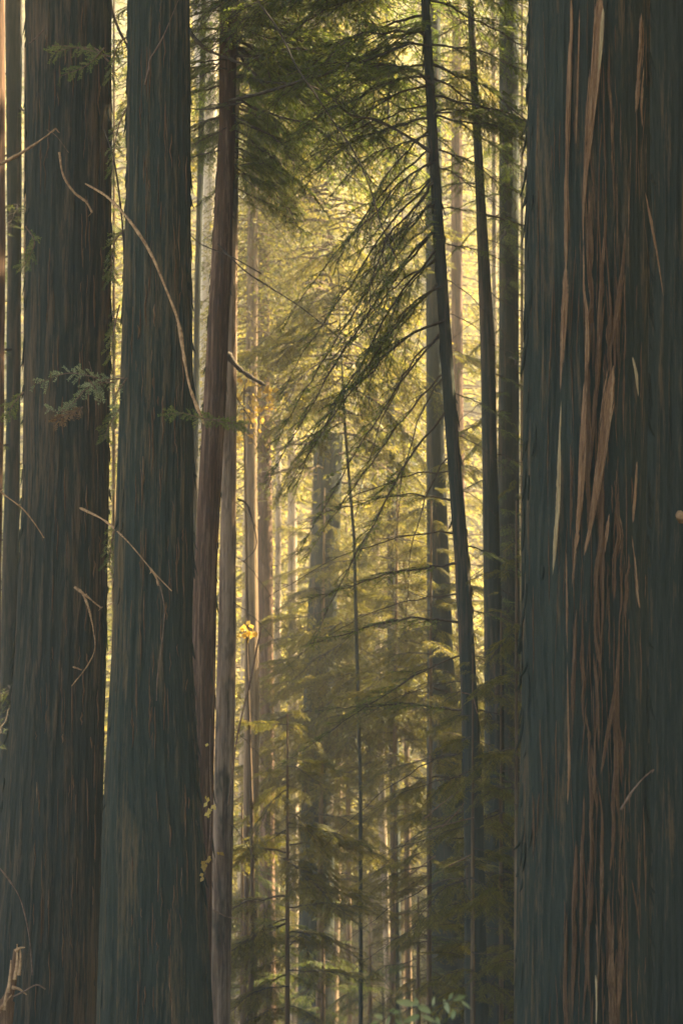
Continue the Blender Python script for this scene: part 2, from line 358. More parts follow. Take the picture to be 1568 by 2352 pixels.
# ------------------------------------------------------------------ trees whose trunks the photograph shows
TREE = {}
def tree(key, name, label, rows_px, Y, m, top=30, taper=0.5, seg=40, rows=70, amp=0.015, kt=20, cat='tree', group=None, flare=1.25, crown=None, seed=None, cscale=1.0):
    """rows_px: (v, left u, right u) edges of the trunk in the photograph, at distance Y"""
    rows_px = sorted(rows_px, key=lambda r: -r[0])
    pts = [(P((a+b)/2, v, Y), (b-a)/2*PXW(v, Y)) for v, a, b in rows_px]
    z = np.array([p[2] for p, r in pts]); x = np.array([p[0] for p, r in pts]); r = np.array([r for p, r in pts])
    gz = float(ground_z(x[0], Y)) - 0.3; sl_lo = (x[1]-x[0])/(z[1]-z[0]); sl_hi = (x[-1]-x[-2])/(z[-1]-z[-2])
    if z[0]-gz > 0.2:
        zz = gz; z = np.r_[zz, z]; x = np.r_[x[0]-sl_lo*(z[1]-zz), x]; r = np.r_[r[0]*flare, r]
    zt = gz+top
    if zt > z[-1]+1:
        z1 = (z[-1]+zt)/2
        z = np.r_[z, z1, zt]; x = np.r_[x, x[-1]+sl_hi*(z1-z[-3])*0.6, x[-1]+sl_hi*(zt-z[-3])*0.7]
        r = np.r_[r, r[-1]*(0.5+taper/2), r[-1]*0.12]
    base = np.array([x[0], Y, gz+0.3])
    t = link(name, None, label=label, cat=cat, group=group, loc=base)
    zlo = P(784, 2352, Y)[2]-0.3; zhi = P(784, 0, Y)[2]+0.3
    sd = abs(hash(key)) % 9999 if seed is None else seed
    sd = sum(ord(c)*(k+3) for k, c in enumerate(key)) if seed is None else seed
    me = trunk_mesh('trunk', z, x, np.full(len(z), float(Y)), r, base, M[m], seg, rows, amp, kt, zlo, zhi, sd)
    link('trunk', me, t)
    t['_c'] = 0; del t['_c']
    if crown:
        cm, wm = CROWN_HIGH[sd % 3]
        h0 = crown
        for nm, d in (('crown', cm), ('limbs', wm)):
            c = link(nm, d, t); c.location = (float(np.interp(h0, z, x)-base[0]), 0, h0-base[2]); c.rotation_euler = (0, 0, sd*1.7); c.scale = (cscale,)*3
    TREE[key] = (t, z, x, r, Y); return t
def on(key, v, side=0.0, front=0.0):
    """world point on a tree's trunk at photo height v"""
    t, z, x, r, Y = TREE[key]; zz = P(784, v, Y)[2]
    return np.array([np.interp(zz, z, x)+side*np.interp(zz, z, r), Y-front*np.interp(zz, z, r), zz])

NEAR = dict(seg=300, rows=170, amp=0.028, kt=46)
tree('A', 'redwood', 'broad dark redwood at left with a small green sprig across its trunk', [(0, 62, 257), (600, 60, 256), (1100, 54, 252), (1500, 34, 246), (1880, 6, 236), (2352, -30, 225)], 18, 'bark_brown', 42, crown=17, **NEAR)
tree('B', 'redwood', 'dark redwood with a long curved dead branch reaching over its bark, right of the sprig', [(0, 295, 432), (400, 293, 436), (800, 283, 442), (1100, 274, 446), (1500, 262, 441), (1880, 243, 464), (2352, 230, 490)], 16.5, 'bark', 42, crown=18, **NEAR)
tree('R', 'redwood', 'large shaggy redwood at right hung with long peeling strips of bark', [(0, 1212, 1490), (600, 1206, 1490), (1200, 1200, 1486), (1700, 1196, 1486), (2352, 1186, 1490)], 13, 'bark_right', 45, crown=18, seg=380, rows=200, amp=0.03, kt=54)
tree('R2', 'redwood', 'dark redwood trunk filling the right edge behind the shaggy one', [(0, 1475, 1720), (1200, 1468, 1720), (2352, 1440, 1740)], 14.6, 'bark_right', 42, crown=18, **NEAR)
tree('L1', 'redwood', 'reddish trunk cut off by the left edge of the photo', [(0, -60, 13), (700, -62, 12), (1300, -66, 4), (2352, -90, -8)], 23, 'bark_red', 36, crown=20)
tree('L2', 'conifer', 'narrow dark trunk between the left edge and the broad redwood', [(0, 12, 52), (600, 17, 50), (1000, 14, 47), (1350, 4, 44), (1900, -8, 42), (2352, -16, 40)], 26, 'bark_dark', 32, crown=21)
tree('C', 'redwood', 'leaning red-brown trunk right of the redwood with the long dead branch', [(0, 505, 545), (300, 503, 540), (600, 486, 532), (950, 466, 517), (1300, 446, 498), (1500, 440, 495), (1950, 425, 488), (2352, 405, 484)], 23, 'bark_red', 34, seg=80, rows=120, kt=26, crown=23)
tree('D', 'conifer', 'flaky brown trunk close behind the leaning red one', [(350, 522, 548), (1000, 511, 543), (1500, 500, 541), (1950, 488, 534), (2352, 484, 529)], 27, 'bark_mottled', 32, seg=80, rows=120, kt=22, crown=None)
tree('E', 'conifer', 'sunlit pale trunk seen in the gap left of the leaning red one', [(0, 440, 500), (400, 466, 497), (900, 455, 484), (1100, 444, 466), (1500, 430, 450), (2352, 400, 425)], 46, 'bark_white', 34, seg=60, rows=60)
tree('E2', 'conifer', 'thin dark trunk standing before the sunlit pale one', [(200, 458, 472), (700, 446, 460), (1000, 442, 456), (2352, 418, 436)], 34, 'bark_dark', 24)
tree('F', 'conifer', 'slim brown trunk right of the flaky pale one in the left gap', [(800, 566, 592), (1100, 564, 590), (1600, 562, 595), (2352, 552, 590)], 40, 'bark_far', 30)
tree('G', 'redwood', 'reddish brown trunk bordering the bright centre on its left', [(900, 592, 620), (1300, 592, 627), (1800, 597, 630), (2352, 600, 634)], 44, 'bark_red', 30, seg=60, rows=90)
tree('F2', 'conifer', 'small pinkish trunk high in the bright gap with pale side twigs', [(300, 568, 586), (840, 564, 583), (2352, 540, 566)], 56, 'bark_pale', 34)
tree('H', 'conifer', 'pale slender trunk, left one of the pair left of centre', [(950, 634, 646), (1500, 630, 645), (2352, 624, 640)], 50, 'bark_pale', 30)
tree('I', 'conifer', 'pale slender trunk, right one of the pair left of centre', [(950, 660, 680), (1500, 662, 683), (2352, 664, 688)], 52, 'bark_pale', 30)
tree('J', 'redwood', 'wide dark trunk behind pale bare twigs at the centre of the photo', [(1000, 722, 786), (1240, 716, 780), (1500, 700, 768), (1900, 688, 766), (2352, 682, 768)], 43, 'bark_dark', 13.5, seg=60, rows=80)
tree('K', 'conifer', 'thin dark leaning conifer with green boughs hanging in the middle of the glade', [(600, 775, 777), (760, 780, 782), (980, 789, 795), (1230, 809, 816), (1800, 824, 831), (2352, 824, 833)], 34, 'bark_dark', 0)
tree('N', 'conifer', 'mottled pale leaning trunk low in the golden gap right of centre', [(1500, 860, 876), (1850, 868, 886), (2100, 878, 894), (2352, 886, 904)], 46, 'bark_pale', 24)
tree('O', 'conifer', 'dark trunk beside the mottled pale one in the golden gap', [(1500, 890, 912), (1900, 895, 918), (2352, 900, 922)], 44, 'bark_dark', 26)
tree('Q', 'conifer', 'thin brown trunk right of the dark one in the golden gap', [(1500, 926, 936), (1900, 928, 942), (2352, 930, 946)], 46, 'bark_far', 22)
tree('T', 'conifer', 'thick dark trunk fading upward left of the slanting conifer', [(500, 978, 1016), (1000, 978, 1020), (1500, 980, 1040), (1900, 980, 1074), (2352, 984, 1086)], 36, 'bark_dark', 30, seg=70, rows=80)
tree('U', 'conifer', 'slanting dark conifer with bare boughs drooping to the left', [(0, 966, 985), (350, 984, 1006), (600, 998, 1024), (950, 1019, 1048), (1300, 1044, 1078), (1550, 1056, 1094), (1850, 1064, 1110), (2352, 1066, 1120)], 22, 'bark_dark', 24, seg=70, rows=120, amp=0.012)
tree('V', 'redwood', 'reddish sunlit trunk between the two dark slanting conifers', [(380, 1036, 1062), (900, 1036, 1062), (1300, 1046, 1070), (2352, 1050, 1080)], 48, 'bark_red', 30)
tree('X', 'conifer', 'second slanting dark conifer, right of the one with drooping boughs', [(0, 1072, 1086), (400, 1090, 1110), (800, 1103, 1136), (1100, 1108, 1142), (1600, 1112, 1156), (2352, 1110, 1160)], 26, 'bark_dark', 28, seg=70, rows=100, crown=24)
tree('Y', 'conifer', 'thin pale trunk in the slit left of the wide foliage-covered trunk', [(200, 1128, 1139), (1000, 1130, 1142), (1650, 1132, 1144), (2352, 1134, 1146)], 42, 'bark_pale', 26)
tree('Z', 'redwood', 'wide dark trunk half covered by foliage, left of the shaggy redwood', [(0, 1146, 1190), (700, 1146, 1190), (1300, 1142, 1193), (1900, 1120, 1196), (2352, 1100, 1196)], 30, 'bark_dark', 34, seg=70, rows=100, crown=24)

# ------------------------------------------------------------------ boughs
for key, v, sc in (('J', 1120, 1.0), ('J', 960, 0.8), ('H', 930, 0.55), ('I', 900, 0.6), ('F2', 330, 0.6), ('G', 1020, 0.7), ('F', 820, 0.5), ('V', 360, 0.8), ('N', 1560, 0.45), ('Q', 1500, 0.4), ('O', 1450, 0.5), ('Y', 300, 0.5)):
    t = TREE[key][0]; p = on(key, v)
    for nm, d in (('crown', MID[len(key+str(v)) % 3][0]), ('limbs', MID[len(key+str(v)) % 3][1])):
        c = link(nm, d, t); c.location = Vector(p)-t.location; c.rotation_euler = (0, 0, v); c.scale = (sc, sc, sc*1.15)
# foliage hanging from the leaning red trunk, its neighbours and the tree behind them (upper left)
for v, az, k, sc, ti in [(-330, -12, 'dense', 1.25, 6), (-260, 15, 'dense', 1.15, 0), (-170, -30, 'dense', 1.3, 5), (-80, 8, 'dense', 1.2, -4), (-20, -55, 'dense', 0.9, 0),
                         (60, -8, 'dense', 1.15, -2), (110, 25, 'dense', 1.05, -8), (150, 190, 'dense', 0.6, -5), (180, -22, 'dense', 0.95, -10), (230, 5, 'dense', 0.95, -15),
                         (260, 150, 'feather', 0.6, -10), (300, -10, 'dense', 0.62, -25), (20, 175, 'dense', 0.65, -10), (-60, 200, 'dense', 0.8, -10), (330, 20, 'bare', 0.5, -10)]:
    limb(TREE['C'][0], on('C', v, 0.3), az, k, sc, ti)
for v, az, k, sc, ti in [(-100, -5, 'dense', 1.5, 0), (0, 20, 'dense', 1.4, -6), (90, -20, 'dense', 1.35, -8), (170, 0, 'dense', 1.3, -10), (60, 170, 'feather', 1.0, -5), (250, 10, 'dense', 1.0, -12),
                         (340, -15, 'feather', 0.7, -20), (180, 185, 'feather', 0.8, -15), (420, 185, 'feather', 0.45, -25)]:
    limb(TREE['D'][0], on('D', v, 0.2), az, k, sc, ti)
for k in range(20):
    v = R.uniform(-420, 260); f = 1-max(0, v)/420
    limb(TREE['CD'[k % 2]][0], on('CD'[k % 2], v, 0.2), R.uniform(-50, 50), 'dense', f*R.uniform(0.6, 1.5), R.uniform(-18, 6), R.uniform(-20, 20))
for k in range(26):
    v = R.uniform(-100, 330)
    limb(TREE['CD'[k % 2]][0], on('CD'[k % 2], v, 0, 1.0), R.uniform(180, 290), 'dense', R.uniform(0.3, 0.6), R.uniform(-30, 0), R.uniform(-25, 25))
for k in range(44):
    v = R.uniform(60, 430); f = 1.25-0.75*(v-40)/390
    limb(TREE['CD'[k % 2]][0], on('CD'[k % 2], v, 0.2), R.choice([0, 180], p=[0.8, 0.2])+R.uniform(-45, 45), 'dense', f*R.uniform(0.35, 0.95), R.uniform(-30, 0), R.uniform(-25, 25))
for k in range(20):
    v = R.uniform(-420, 330)
    limb(TREE['U'][0], on('U', v), R.choice([0, 180])+R.uniform(-50, 50), 'dense', R.uniform(0.5, 1.0), R.uniform(-20, 5), R.uniform(-20, 20))
# slanting conifer: long boughs drooping down to the left, leafy ends
for k in range(16):
    limb(TREE['U'][0], on('U', R.uniform(-330, 40)), 180+R.uniform(-40, 40), 'dense', R.uniform(0.9, 1.3), R.uniform(-8, 8), R.uniform(-20, 20))
for v, az, k, sc, ti in [(-250, 185, 'dense', 1.1, 5), (-160, 170, 'dense', 1.15, 0), (-90, 195, 'dense', 1.0, -5), (-20, 180, 'dense', 0.95, -5), (40, 165, 'dense', 0.9, -8), (100, 200, 'dense', 0.8, -10), (170, 175, 'dense', 0.75, -12),
                         (240, 190, 'feather', 0.6, -15), (-200, 5, 'dense', 0.9, 0), (-100, -20, 'dense', 0.85, 0), (0, 15, 'dense', 0.8, -5), (90, -10, 'dense', 0.75, -5), (180, 20, 'dense', 0.7, -10), (270, -15, 'dense', 0.7, -10), (330, 0, 'dense', 0.6, -15), (380, 10, 'feather', 0.5, -20)]:
    limb(TREE['U'][0], on('U', v), az, k, sc, ti)
for v, az, sc, ti in [(330, 180, 1.05, -6), (400, 172, 1.15, -10), (455, 188, 1.25, -12), (520, 184, 1.3, -10), (560, 170, 1.2, -14), (640, 185, 1.15, -8), (760, 178, 1.1, -10), (850, 186, 1.0, -8), (930, 178, 1.15, -14)]:
    limb(TREE['U'][0], on('U', v), az, 'drape', sc*0.82, ti)
for v in (300, 360, 420, 470, 530, 590, 650, 730):
    limb(TREE['U'][0], on('U', v), 180+R.uniform(-35, 35), 'dense', R.uniform(0.55, 0.9), -R.uniform(28, 46), R.uniform(-15, 15))
for v in (400, 500, 590, 650, 750, 860, 1040):
    limb(TREE['U'][0], on('U', v), 180+R.uniform(-18, 18), 'bare', R.uniform(0.6, 0.95), -R.uniform(12, 42))
for v in (1080, 1150, 1230, 1300, 1370, 1430, 1500, 1570, 1640, 1720, 1790, 1860, 1930, 2010, 2100):
    limb(TREE['U'][0], on('U', v), 180+R.uniform(-22, 22), ['drape', 'bare', 'feather'][int(R.integers(3))] if v < 1750 else 'bare', R.uniform(0.45, 0.85), -R.uniform(-22, 2))
for v in (480, 560, 640, 720, 800, 900, 1000, 1120, 1250, 1400, 1500, 1620, 1760):
    limb(TREE['U'][0], on('U', v), R.uniform(-25, 25), ['bare', 'feather'][int(R.integers(2))], R.uniform(0.28, 0.5), -R.uniform(0, 15))
for v in list(range(-200, 1500, 62)):
    limb(TREE['X'][0], on('X', v), R.choice([0, 180])+R.uniform(-40, 40), 'dense' if v < 500 else ['feather', 'bare', 'russet'][int(R.integers(3))], R.uniform(0.4, 0.75) if v < 500 else R.uniform(0.3, 0.55), -R.uniform(0, 20))
for v in list(range(-200, 2350, 38)):
    limb(TREE['Z'][0], on('Z', v), R.uniform(180, 360), ['dense', 'dense', 'russet', 'feather'][int(R.integers(4))], R.uniform(0.3, 0.65), -R.uniform(5, 25))
for v in range(-300, 2200, 110):
    limb(TREE['L2'][0], on('L2', v), R.uniform(0, 360), 'feather', R.uniform(0.4, 0.8), -R.uniform(0, 20))
for v in list(range(-100, 2300, 90)):
    limb(TREE['T'][0], on('T', v), R.uniform(150, 400), ['soft', 'bare', 'soft'][int(R.integers(3))], R.uniform(0.45, 0.85), -R.uniform(0, 18))
for key in ('E2', 'F', 'G', 'D'):
    for v in range(300, 1900, 140):
        limb(TREE[key][0], on(key, v+R.uniform(-50, 50)), R.uniform(-50, 50), 'bare', R.uniform(0.25, 0.6), -R.uniform(0, 25))
for key in ('F2', 'J', 'H', 'I', 'V'):
    for v in range(400, 1750, 75):
        limb(TREE[key][0], on(key, v+R.uniform(-20, 20)), R.choice([0, 180])+R.uniform(-50, 50), 'pale' if key in ('F2', 'J') else 'soft', R.uniform(0.5, 1.0), R.uniform(-15, 10))

for v in range(500, 1010, 26):
    f = 0.35+0.5*min(1, (v-470)/300)
    limb(TREE['K'][0], on('K', v), R.choice([0, 180, 180])+R.uniform(-60, 60), 'soft', f*R.uniform(0.6, 1.1)*1.1, R.uniform(-35, -2), R.uniform(-15, 15))
# ------------------------------------------------------------------ young understory conifers with horizontal sprays (centre)
def young(label, u, vtop, vbot, Y, lean=0, wide=1.0, step=42, kind='soft'):
    key = f'y{u}{Y}'
    t = tree(key, 'young_conifer', label, [(vtop, u+lean-2, u+lean+2), ((vtop+vbot)/2, u+lean/2-4, u+lean/2+4), (vbot, u-6, u+6)], Y, 'bark_far', top=0, seg=10, rows=20, amp=0.004, kt=6, group='young conifers below the glade')
    for v in np.arange(vtop+10, vbot, step*40/Y):
        q_ = (v-vtop)/(vbot-vtop); f = min(1, 0.25+q_*1.8)*(1-0.45*max(0, q_-0.6)/0.4)
        for a in (R.uniform(-50, 50), R.uniform(130, 230), R.uniform(0, 360)):
            limb(t, on(key, v)+[0, 0, R.uniform(-.25, .25)], a, kind, wide*f*R.uniform(0.35, 1.1), R.uniform(-24, 14), R.uniform(-22, 22))
    return t
young('young conifer with wide green sprays before the wide dark central trunk', 735, 1120, 2050, 42, 10, 1.15)
young('young conifer with yellow-green sprays left of the thin leaning dark trunk', 800, 1200, 2000, 50, -5, 1.2)
young('young conifer with drooping sprays left of the slanting conifer', 905, 1080, 1850, 40, 8, 1.15)
young('young conifer with soft sprays against the thick fading trunk', 985, 1150, 2250, 33, 5, 0.8)
young('dark young conifer whose low sprays cross the pair of pale trunks', 660, 1640, 2352, 30, 0, 0.85)
young('shaded young conifer between the slanting conifers and the shaggy redwood', 1150, 1400, 2352, 24, 0, 0.55)
young('shaded young conifer whose boughs cross the foot of the slanting conifer', 1085, 1500, 2352, 20.8, 0, 0.42)
young('small shaded conifer close against the left side of the shaggy redwood', 1185, 1150, 2352, 19, 0, 0.36)
for lab, u, vt, Y in (('dark young conifer at the foot of the flaky pale trunk', 556, 1850, 36), ('dark little conifer in the gap left of the pale pair of trunks', 612, 2020, 40), ('dark little conifer in front of the wide dark central trunk', 742, 2080, 38),
                      ('dark little conifer low in the golden gap right of centre', 850, 2180, 40), ('dark young conifer low against the thick fading trunk', 960, 2060, 34)):
    young(lab, u, vt, 2352, Y, 0, 0.6, 30, 'dense')
for lab, u, vt, Y, w in (('young conifer whose sprays show in the bright gap between the two broad left redwoods', 262, -60, 30, 0.42), ('young conifer in the narrow bright slit left of the broad redwood', 58, 100, 33, 0.4), ('slender conifer in the slit beside the shaggy redwood', 1198, -40, 36, 0.4)):
    young(lab, u, vt, 1900, Y, 0, w, 36, 'dense')
young('young conifer hidden low among the golden gap trunks', 850, 1500, 2352, 60, 0, 1.2)
young('faint young conifer at the foot of the red-brown trunk', 600, 1550, 2352, 48, 0, 0.8)

# ------------------------------------------------------------------ single branches drawn as the photo shows them
def wand(tree_key, pts, w0, w1, Y, m, label=None, name='dead_branch', forks=(), n=40, y2=None, parent=None):
    """a bare branch through photo points at distance Y (to y2)"""
    t = TREE[tree_key][0] if tree_key else parent
    y2 = Y if y2 is None else y2; mb = MB()
    base = np.array(t.location)
    def one(pp, a, b, yA, yB):
        w = [P(q[0], q[1], q[2] if len(q) > 2 else yA+(yB-yA)*k/(len(pp)-1)) for k, q in enumerate(pp)]
        path = smooth_path(w, n); px = PXW(1000, Y)
        path += np.cumsum(R.normal(0, 0.10*px, path.shape), axis=0)
        kn = np.interp(np.arange(n), np.arange(0, n+5, 5), R.uniform(0.7, 1.35, len(np.arange(0, n+5, 5))))
        tube(mb, path-base, np.linspace(a, b, n)*px*0.42*kn*(1+0.12*R.normal(0, 1, n)), 6)
    one(pts, w0, w1, Y, y2)
    for f, a, b in forks: one(f, a, b, Y, y2)
    if w0 >= 5 and m in ('dead', 'paletwig', 'deaddim'):      # knots and snapped side spurs
        for k in range(4):
            q = pts[int(R.integers(1, len(pts)))]; yy = q[2] if len(q) > 2 else (Y+y2)/2
            one([(q[0], q[1], yy), (q[0]+R.uniform(-9, 9), q[1]+R.uniform(-8, 12), yy-0.02)], w0*0.5, w0*0.2, yy, yy)
    return link(name, mb.mesh(name, M[m]), t, label=label)
YA, YB = 18-0.62, 16.5-0.62
wand('L1', [(-40, 392), (0, 378), (60, 345), (100, 318), (128, 295)], 9, 5, 17.0, 'dead', 'pale dead branch rising to the right across two trunks')
wand('A', [(137, 350), (145, 400), (170, 440), (200, 465), (212, 487)], 6, 6, YA, 'dead', 'short S-shaped dead branch')
wand('A', [(108, 298), (130, 312), (158, 350)], 2, 2, YA, 'deaddim')
wand('A', [(197, 422, 17.6), (250, 455, 17.0), (300, 510, 16.15), (345, 580, 16.05), (380, 660, 16.0), (410, 740, 16.0), (425, 830, 16.0), (440, 900, 15.95), (470, 975, 15.9)], 6, 8, YA, 'dead', 'long curved dead branch arching down to the right', y2=YB-0.3, n=70)
wand('B', [(410, 0), (372, 90), (345, 135), (341, 160), (332, 195)], 2, 5, YB, 'deaddim')
wand('A', [(185, 1167, 17.6), (240, 1195, 17.0), (290, 1240, 16.15), (350, 1310, 16.0), (395, 1357, 16.0)], 6, 3, YA, 'dead', 'dead branch slanting down to the right with a forked tip', forks=[([(345, 1305, 16.0), (358, 1325, 16.0), (365, 1345, 16.0)], 5, 5)], y2=YB-0.2)
wand('B', [(368, 1345), (378, 1400), (372, 1480), (362, 1560), (360, 1610)], 3, 3, YB, 'deaddim')
wand('A', [(172, 1348), (200, 1370), (232, 1396)], 8, 5, YA, 'dead', 'forked dead branch stub with a thin hanging tail', forks=[([(190, 1362), (205, 1400), (214, 1440)], 7, 5), ([(214, 1440), (218, 1490), (200, 1530), (165, 1575)], 2.5, 3), ([(168, 1532), (188, 1538)], 5, 4)])
wand('L1', [(-30, 1100), (0, 1128), (50, 1165), (80, 1200), (103, 1235)], 5, 3, 17.2, 'dead', 'thin dead branch slanting down from the left edge')
wand('L1', [(-20, 1970), (15, 2012), (45, 2060), (62, 2120), (70, 2170), (75, 2240)], 4, 3, 16.0, 'deaddim')
wand('A', [(66, 100), (78, 92), (100, 68)], 3, 5, YA+0.02, 'deaddim')
wand('A', [(205, 830), (215, 870), (222, 920)], 2, 3, YA, 'deaddim')
wand('A', [(120, 105), (180, 108), (220, 112), (250, 140)], 5, 6, YA-0.1, 'deaddim')
# dark arching branches between the left trunks
wand('B', [(292, 640), (278, 480), (262, 370), (240, 300)], 7, 3, 17.6, 'twig', name='branch')
wand('B', [(250, 0), (270, 60), (300, 120)], 10, 6, 18.5, 'twig', name='branch')
# the big dark limb climbing to the right, and thin ones crossing the glade
wand('C', [(525, 232), (600, 214), (690, 186), (780, 158), (860, 130), (950, 96)], 11, 5, 21.3, 'twig', 'long dark bough climbing to the right across the glade', name='branch', forks=[([(560, 235), (480, 250), (410, 246)], 7, 3)])
wand('C', [(590, 0), (640, 70), (680, 150), (720, 210), (760, 270), (815, 350), (850, 430), (878, 520), (915, 600)], 6, 3, 19.5, 'twig', 'thin wiry branch crossing the glade from the top', name='branch', n=70)
wand('U', [(990, 350), (930, 310), (860, 275), (800, 262), (740, 200), (700, 150)], 11, 3, 21.8, 'twig', 'dark bough reaching up and left across the glade', name='branch', forks=[([(860, 275), (810, 300), (770, 290)], 6, 2)])
wand('C', [(500, 560), (560, 620), (620, 660), (690, 705), (760, 760), (800, 790)], 5, 2, 22.3, 'twig', 'thin dark branch sagging to the right', name='branch')
wand('E2', [(420, 520), (460, 560), (530, 590), (600, 630)], 4, 3, 22, 'twig', name='branch')
wand('C', [(410, 0), (430, 60), (470, 110), (560, 150), (590, 175)], 12, 8, 22.4, 'twig', 'thick dark bough in the upper left foliage', name='branch')
wand('D', [(520, 812), (545, 842), (575, 865), (610, 885)], 20, 8, 26.4, 'twig', 'stubby mossy branch on the flaky pale trunk', name='branch')
wand('D', [(545, 1145), (570, 1165), (590, 1250), (560, 1290)], 6, 3, 26.4, 'twig', name='branch')
for u0, v0, pts in [(0, 0, [(600, 1440), (575, 1560), (545, 1690), (530, 1810)]), (0, 0, [(530, 1800), (525, 1850)])]:
    wand('D', pts, 5, 4, 25, 'deaddim', name='branch')
for pts in ([(545, 500), (580, 505), (612, 512)], [(545, 520), (600, 535), (640, 550)], [(548, 700), (580, 705)], [(560, 130), (640, 125)], [(545, 930), (600, 905)], [(545, 355), (600, 372)]):
    wand('F2', pts, 5, 3, 40, 'paletwig', name='dead_branch')
for pts in ([(740, 1010), (800, 990), (850, 1005)], [(640, 1080), (720, 1060), (790, 1090)], [(650, 1210), (720, 1180), (800, 1230)], [(700, 1120), (770, 1150), (800, 1195)], [(800, 1120), (850, 1050), (900, 990)], [(690, 1225), (790, 1222)], [(650, 1360), (760, 1362)], [(715, 1000), (735, 1040), (790, 1050)], [(690, 1160), (760, 1200)]):
    wand('J', pts, 5, 2, 50, 'paletwig', name='dead_branch')
for pts in ([(975, 1880), (1010, 1850), (1062, 1812)], [(985, 1905), (1040, 1890), (1090, 1878)], [(1015, 1900), (1055, 1860), (1065, 1845)], [(1030, 1990), (1085, 1960)], [(1060, 1590), (1085, 1600), (1098, 1640)], [(940, 2010), (1000, 1965)]):
    wand('U', pts, 4, 3, 20.6, 'deaddim', name='dead_branch')
wand('C', [(548, 2110), (520, 2105), (490, 2090)], 3, 3, 20, 'deaddim')
wand('R', [(1425, 1860), (1450, 1820), (1475, 1790), (1500, 1768)], 7, 3, 12.1, 'deaddim', 'splintered stub sticking out to the right')

# green sprig hanging across the broad redwood, and smaller ones
def sprig(key, pts, Y, seed, leafs='needle', dense=1.0, label=None, hang=0.5, size=1.0, w=4, mt='deaddim'):
    rs = np.random.default_rng(seed); t = TREE[key][0]; base = np.array(t.location)
    w_ = MB(); l_ = MB(); px = PXW(1000, Y); path = smooth_path([P(u, v, Y+rs.uniform(-.05, .05)) for u, v in pts], 30)
    tube(w_, path-base, np.linspace(w, 1.2, 30)*px/2, 5)
    B, D, Sd, T, Ls = [], [], [], [], []
    for j in range(2, 30):
        for sg in (-1, 1):
            if rs.random() > 0.75*dense: continue
            tg = unit(path[j]-path[j-1]); sd = unit(np.cross(tg, [0.1, 1, 0.25]))
            d = unit(tg*0.8+sg*sd*0.7+rs.normal(0, 0.2, 3)+np.array([0, 0, -0.15*hang])); l = rs.uniform(10, 30)*px*size
            n = int(l/0.009); s = np.linspace(0, 1, n); pp = path[j]+d*l*s[:, None]+np.array([0, 0, -hang*0.3])*l*(s**2)[:, None]
            tube(w_, pp[::max(1, n//4)]-base, 0.0016, 3); tone = rs.uniform(0.2, 1)
            for s2 in (-1, 1):
                nn = unit(np.cross(d, [0.1, 1, 0.25])); dd = unit(d*0.85+s2*nn*0.6+rs.normal(0, 0.2, (n, 3)))
                B.append(pp-base); D.append(dd); Sd.append(unit(np.cross(dd, rs.normal(0, 0.5, (n, 3))+[0, 1, 0.4]))); T.append(tone+rs.normal(0, 0.12, n)); Ls.append(rs.uniform(0.013, 0.024, n))
    b = link('sprig', w_.mesh('sprig', M[mt]), t, label=label)
    blades(l_, np.concatenate(B), np.concatenate(D), np.concatenate(Sd), np.concatenate(Ls), 0.007, np.concatenate(T))
    link('foliage', l_.mesh('foliage', M[leafs], False), b)
sprig('B', [(285, 868), (240, 872), (200, 862), (150, 858), (80, 884)], 16.3, 1, 'broad', 0.9, 'green needle sprig reaching left across the broad trunk')
sprig('B', [(262, 878), (225, 880), (195, 896), (170, 925), (140, 945), (108, 940)], 16.3, 2, 'broad', 0.8, size=0.7)
sprig('B', [(205, 872), (222, 895), (232, 915)], 16.3, 3, 'broad', 0.8, size=0.5)
sprig('B', [(190, 935), (175, 945), (150, 955), (128, 968)], 16.2, 4, 'needle_brown', 0.9, size=0.7)
sprig('B', [(292, 868), (268, 905), (262, 940)], 16.3, 14, 'broad', 0.5, size=0.5)
sprig('C', [(520, 965), (470, 962), (420, 948), (388, 952)], 15.6, 5, 'needle', 0.8, 'dim needle sprig before the long dead branch', size=0.8)
sprig('C', [(500, 968), (560, 975)], 15.6, 6, 'needle', 0.8, size=0.7)
sprig('A', [(255, 130), (180, 110), (120, 120)], 17.0, 7, 'needle', 0.8, size=1.0)
sprig('A', [(240, 110), (200, 150), (140, 175)], 17.0, 8, 'needle', 0.8, size=1.0)
sprig('L2', [(60, 520), (80, 560), (50, 620)], 17.0, 9, 'needle', 0.7, size=1.0)
sprig('L2', [(55, 900), (30, 930), (20, 960)], 17.0, 12, 'needle', 0.8, size=1.0)
for q, pts in enumerate([[(300, 230), (270, 300), (255, 420)], [(295, 520), (262, 560), (255, 640)], [(296, 80), (268, 110), (258, 180)], [(280, 930), (250, 980), (240, 1010)], [(270, 1200), (258, 1240), (250, 1300)], [(275, 700), (262, 760), (255, 830)]]):
    sprig('B', pts, 17.6, 20+q, 'needle', 0.8, size=1.0)

# loose vine with small leaves beside the second redwood
t = TREE['C'][0]; base = np.array(t.location); w_ = MB(); l_ = MB()
path = smooth_path([P(u, v, 16.0) for u, v in [(484, 1650), (482, 1750), (485, 1850), (480, 1950), (470, 2015)]], 40); tube(w_, path-base, 0.003, 4)
cl = [(477, 1712, 1, 0.9), (476, 1836, 3, 1), (486, 1862, 3, 1), (480, 1872, 3, 1), (492, 1848, 2, 0.8), (478, 1968, 3, 0.3), (468, 1990, 4, 0.25), (466, 2012, 3, 0.4), (505, 1958, 2, 0.1), (472, 1978, 3, 0.3)]
for u, v, n, tn in cl:
    for k in range(n):
        p = P(u+R.uniform(-4, 4), v+R.uniform(-6, 6), 15.98); d = unit(R.normal(0, 1, (1, 3))+[0, 0, -1]); blades(l_, [p-base], d, unit(np.cross(d, [0.2, 1, 0.1])), R.uniform(0.03, 0.05), 0.028, np.array([tn]))
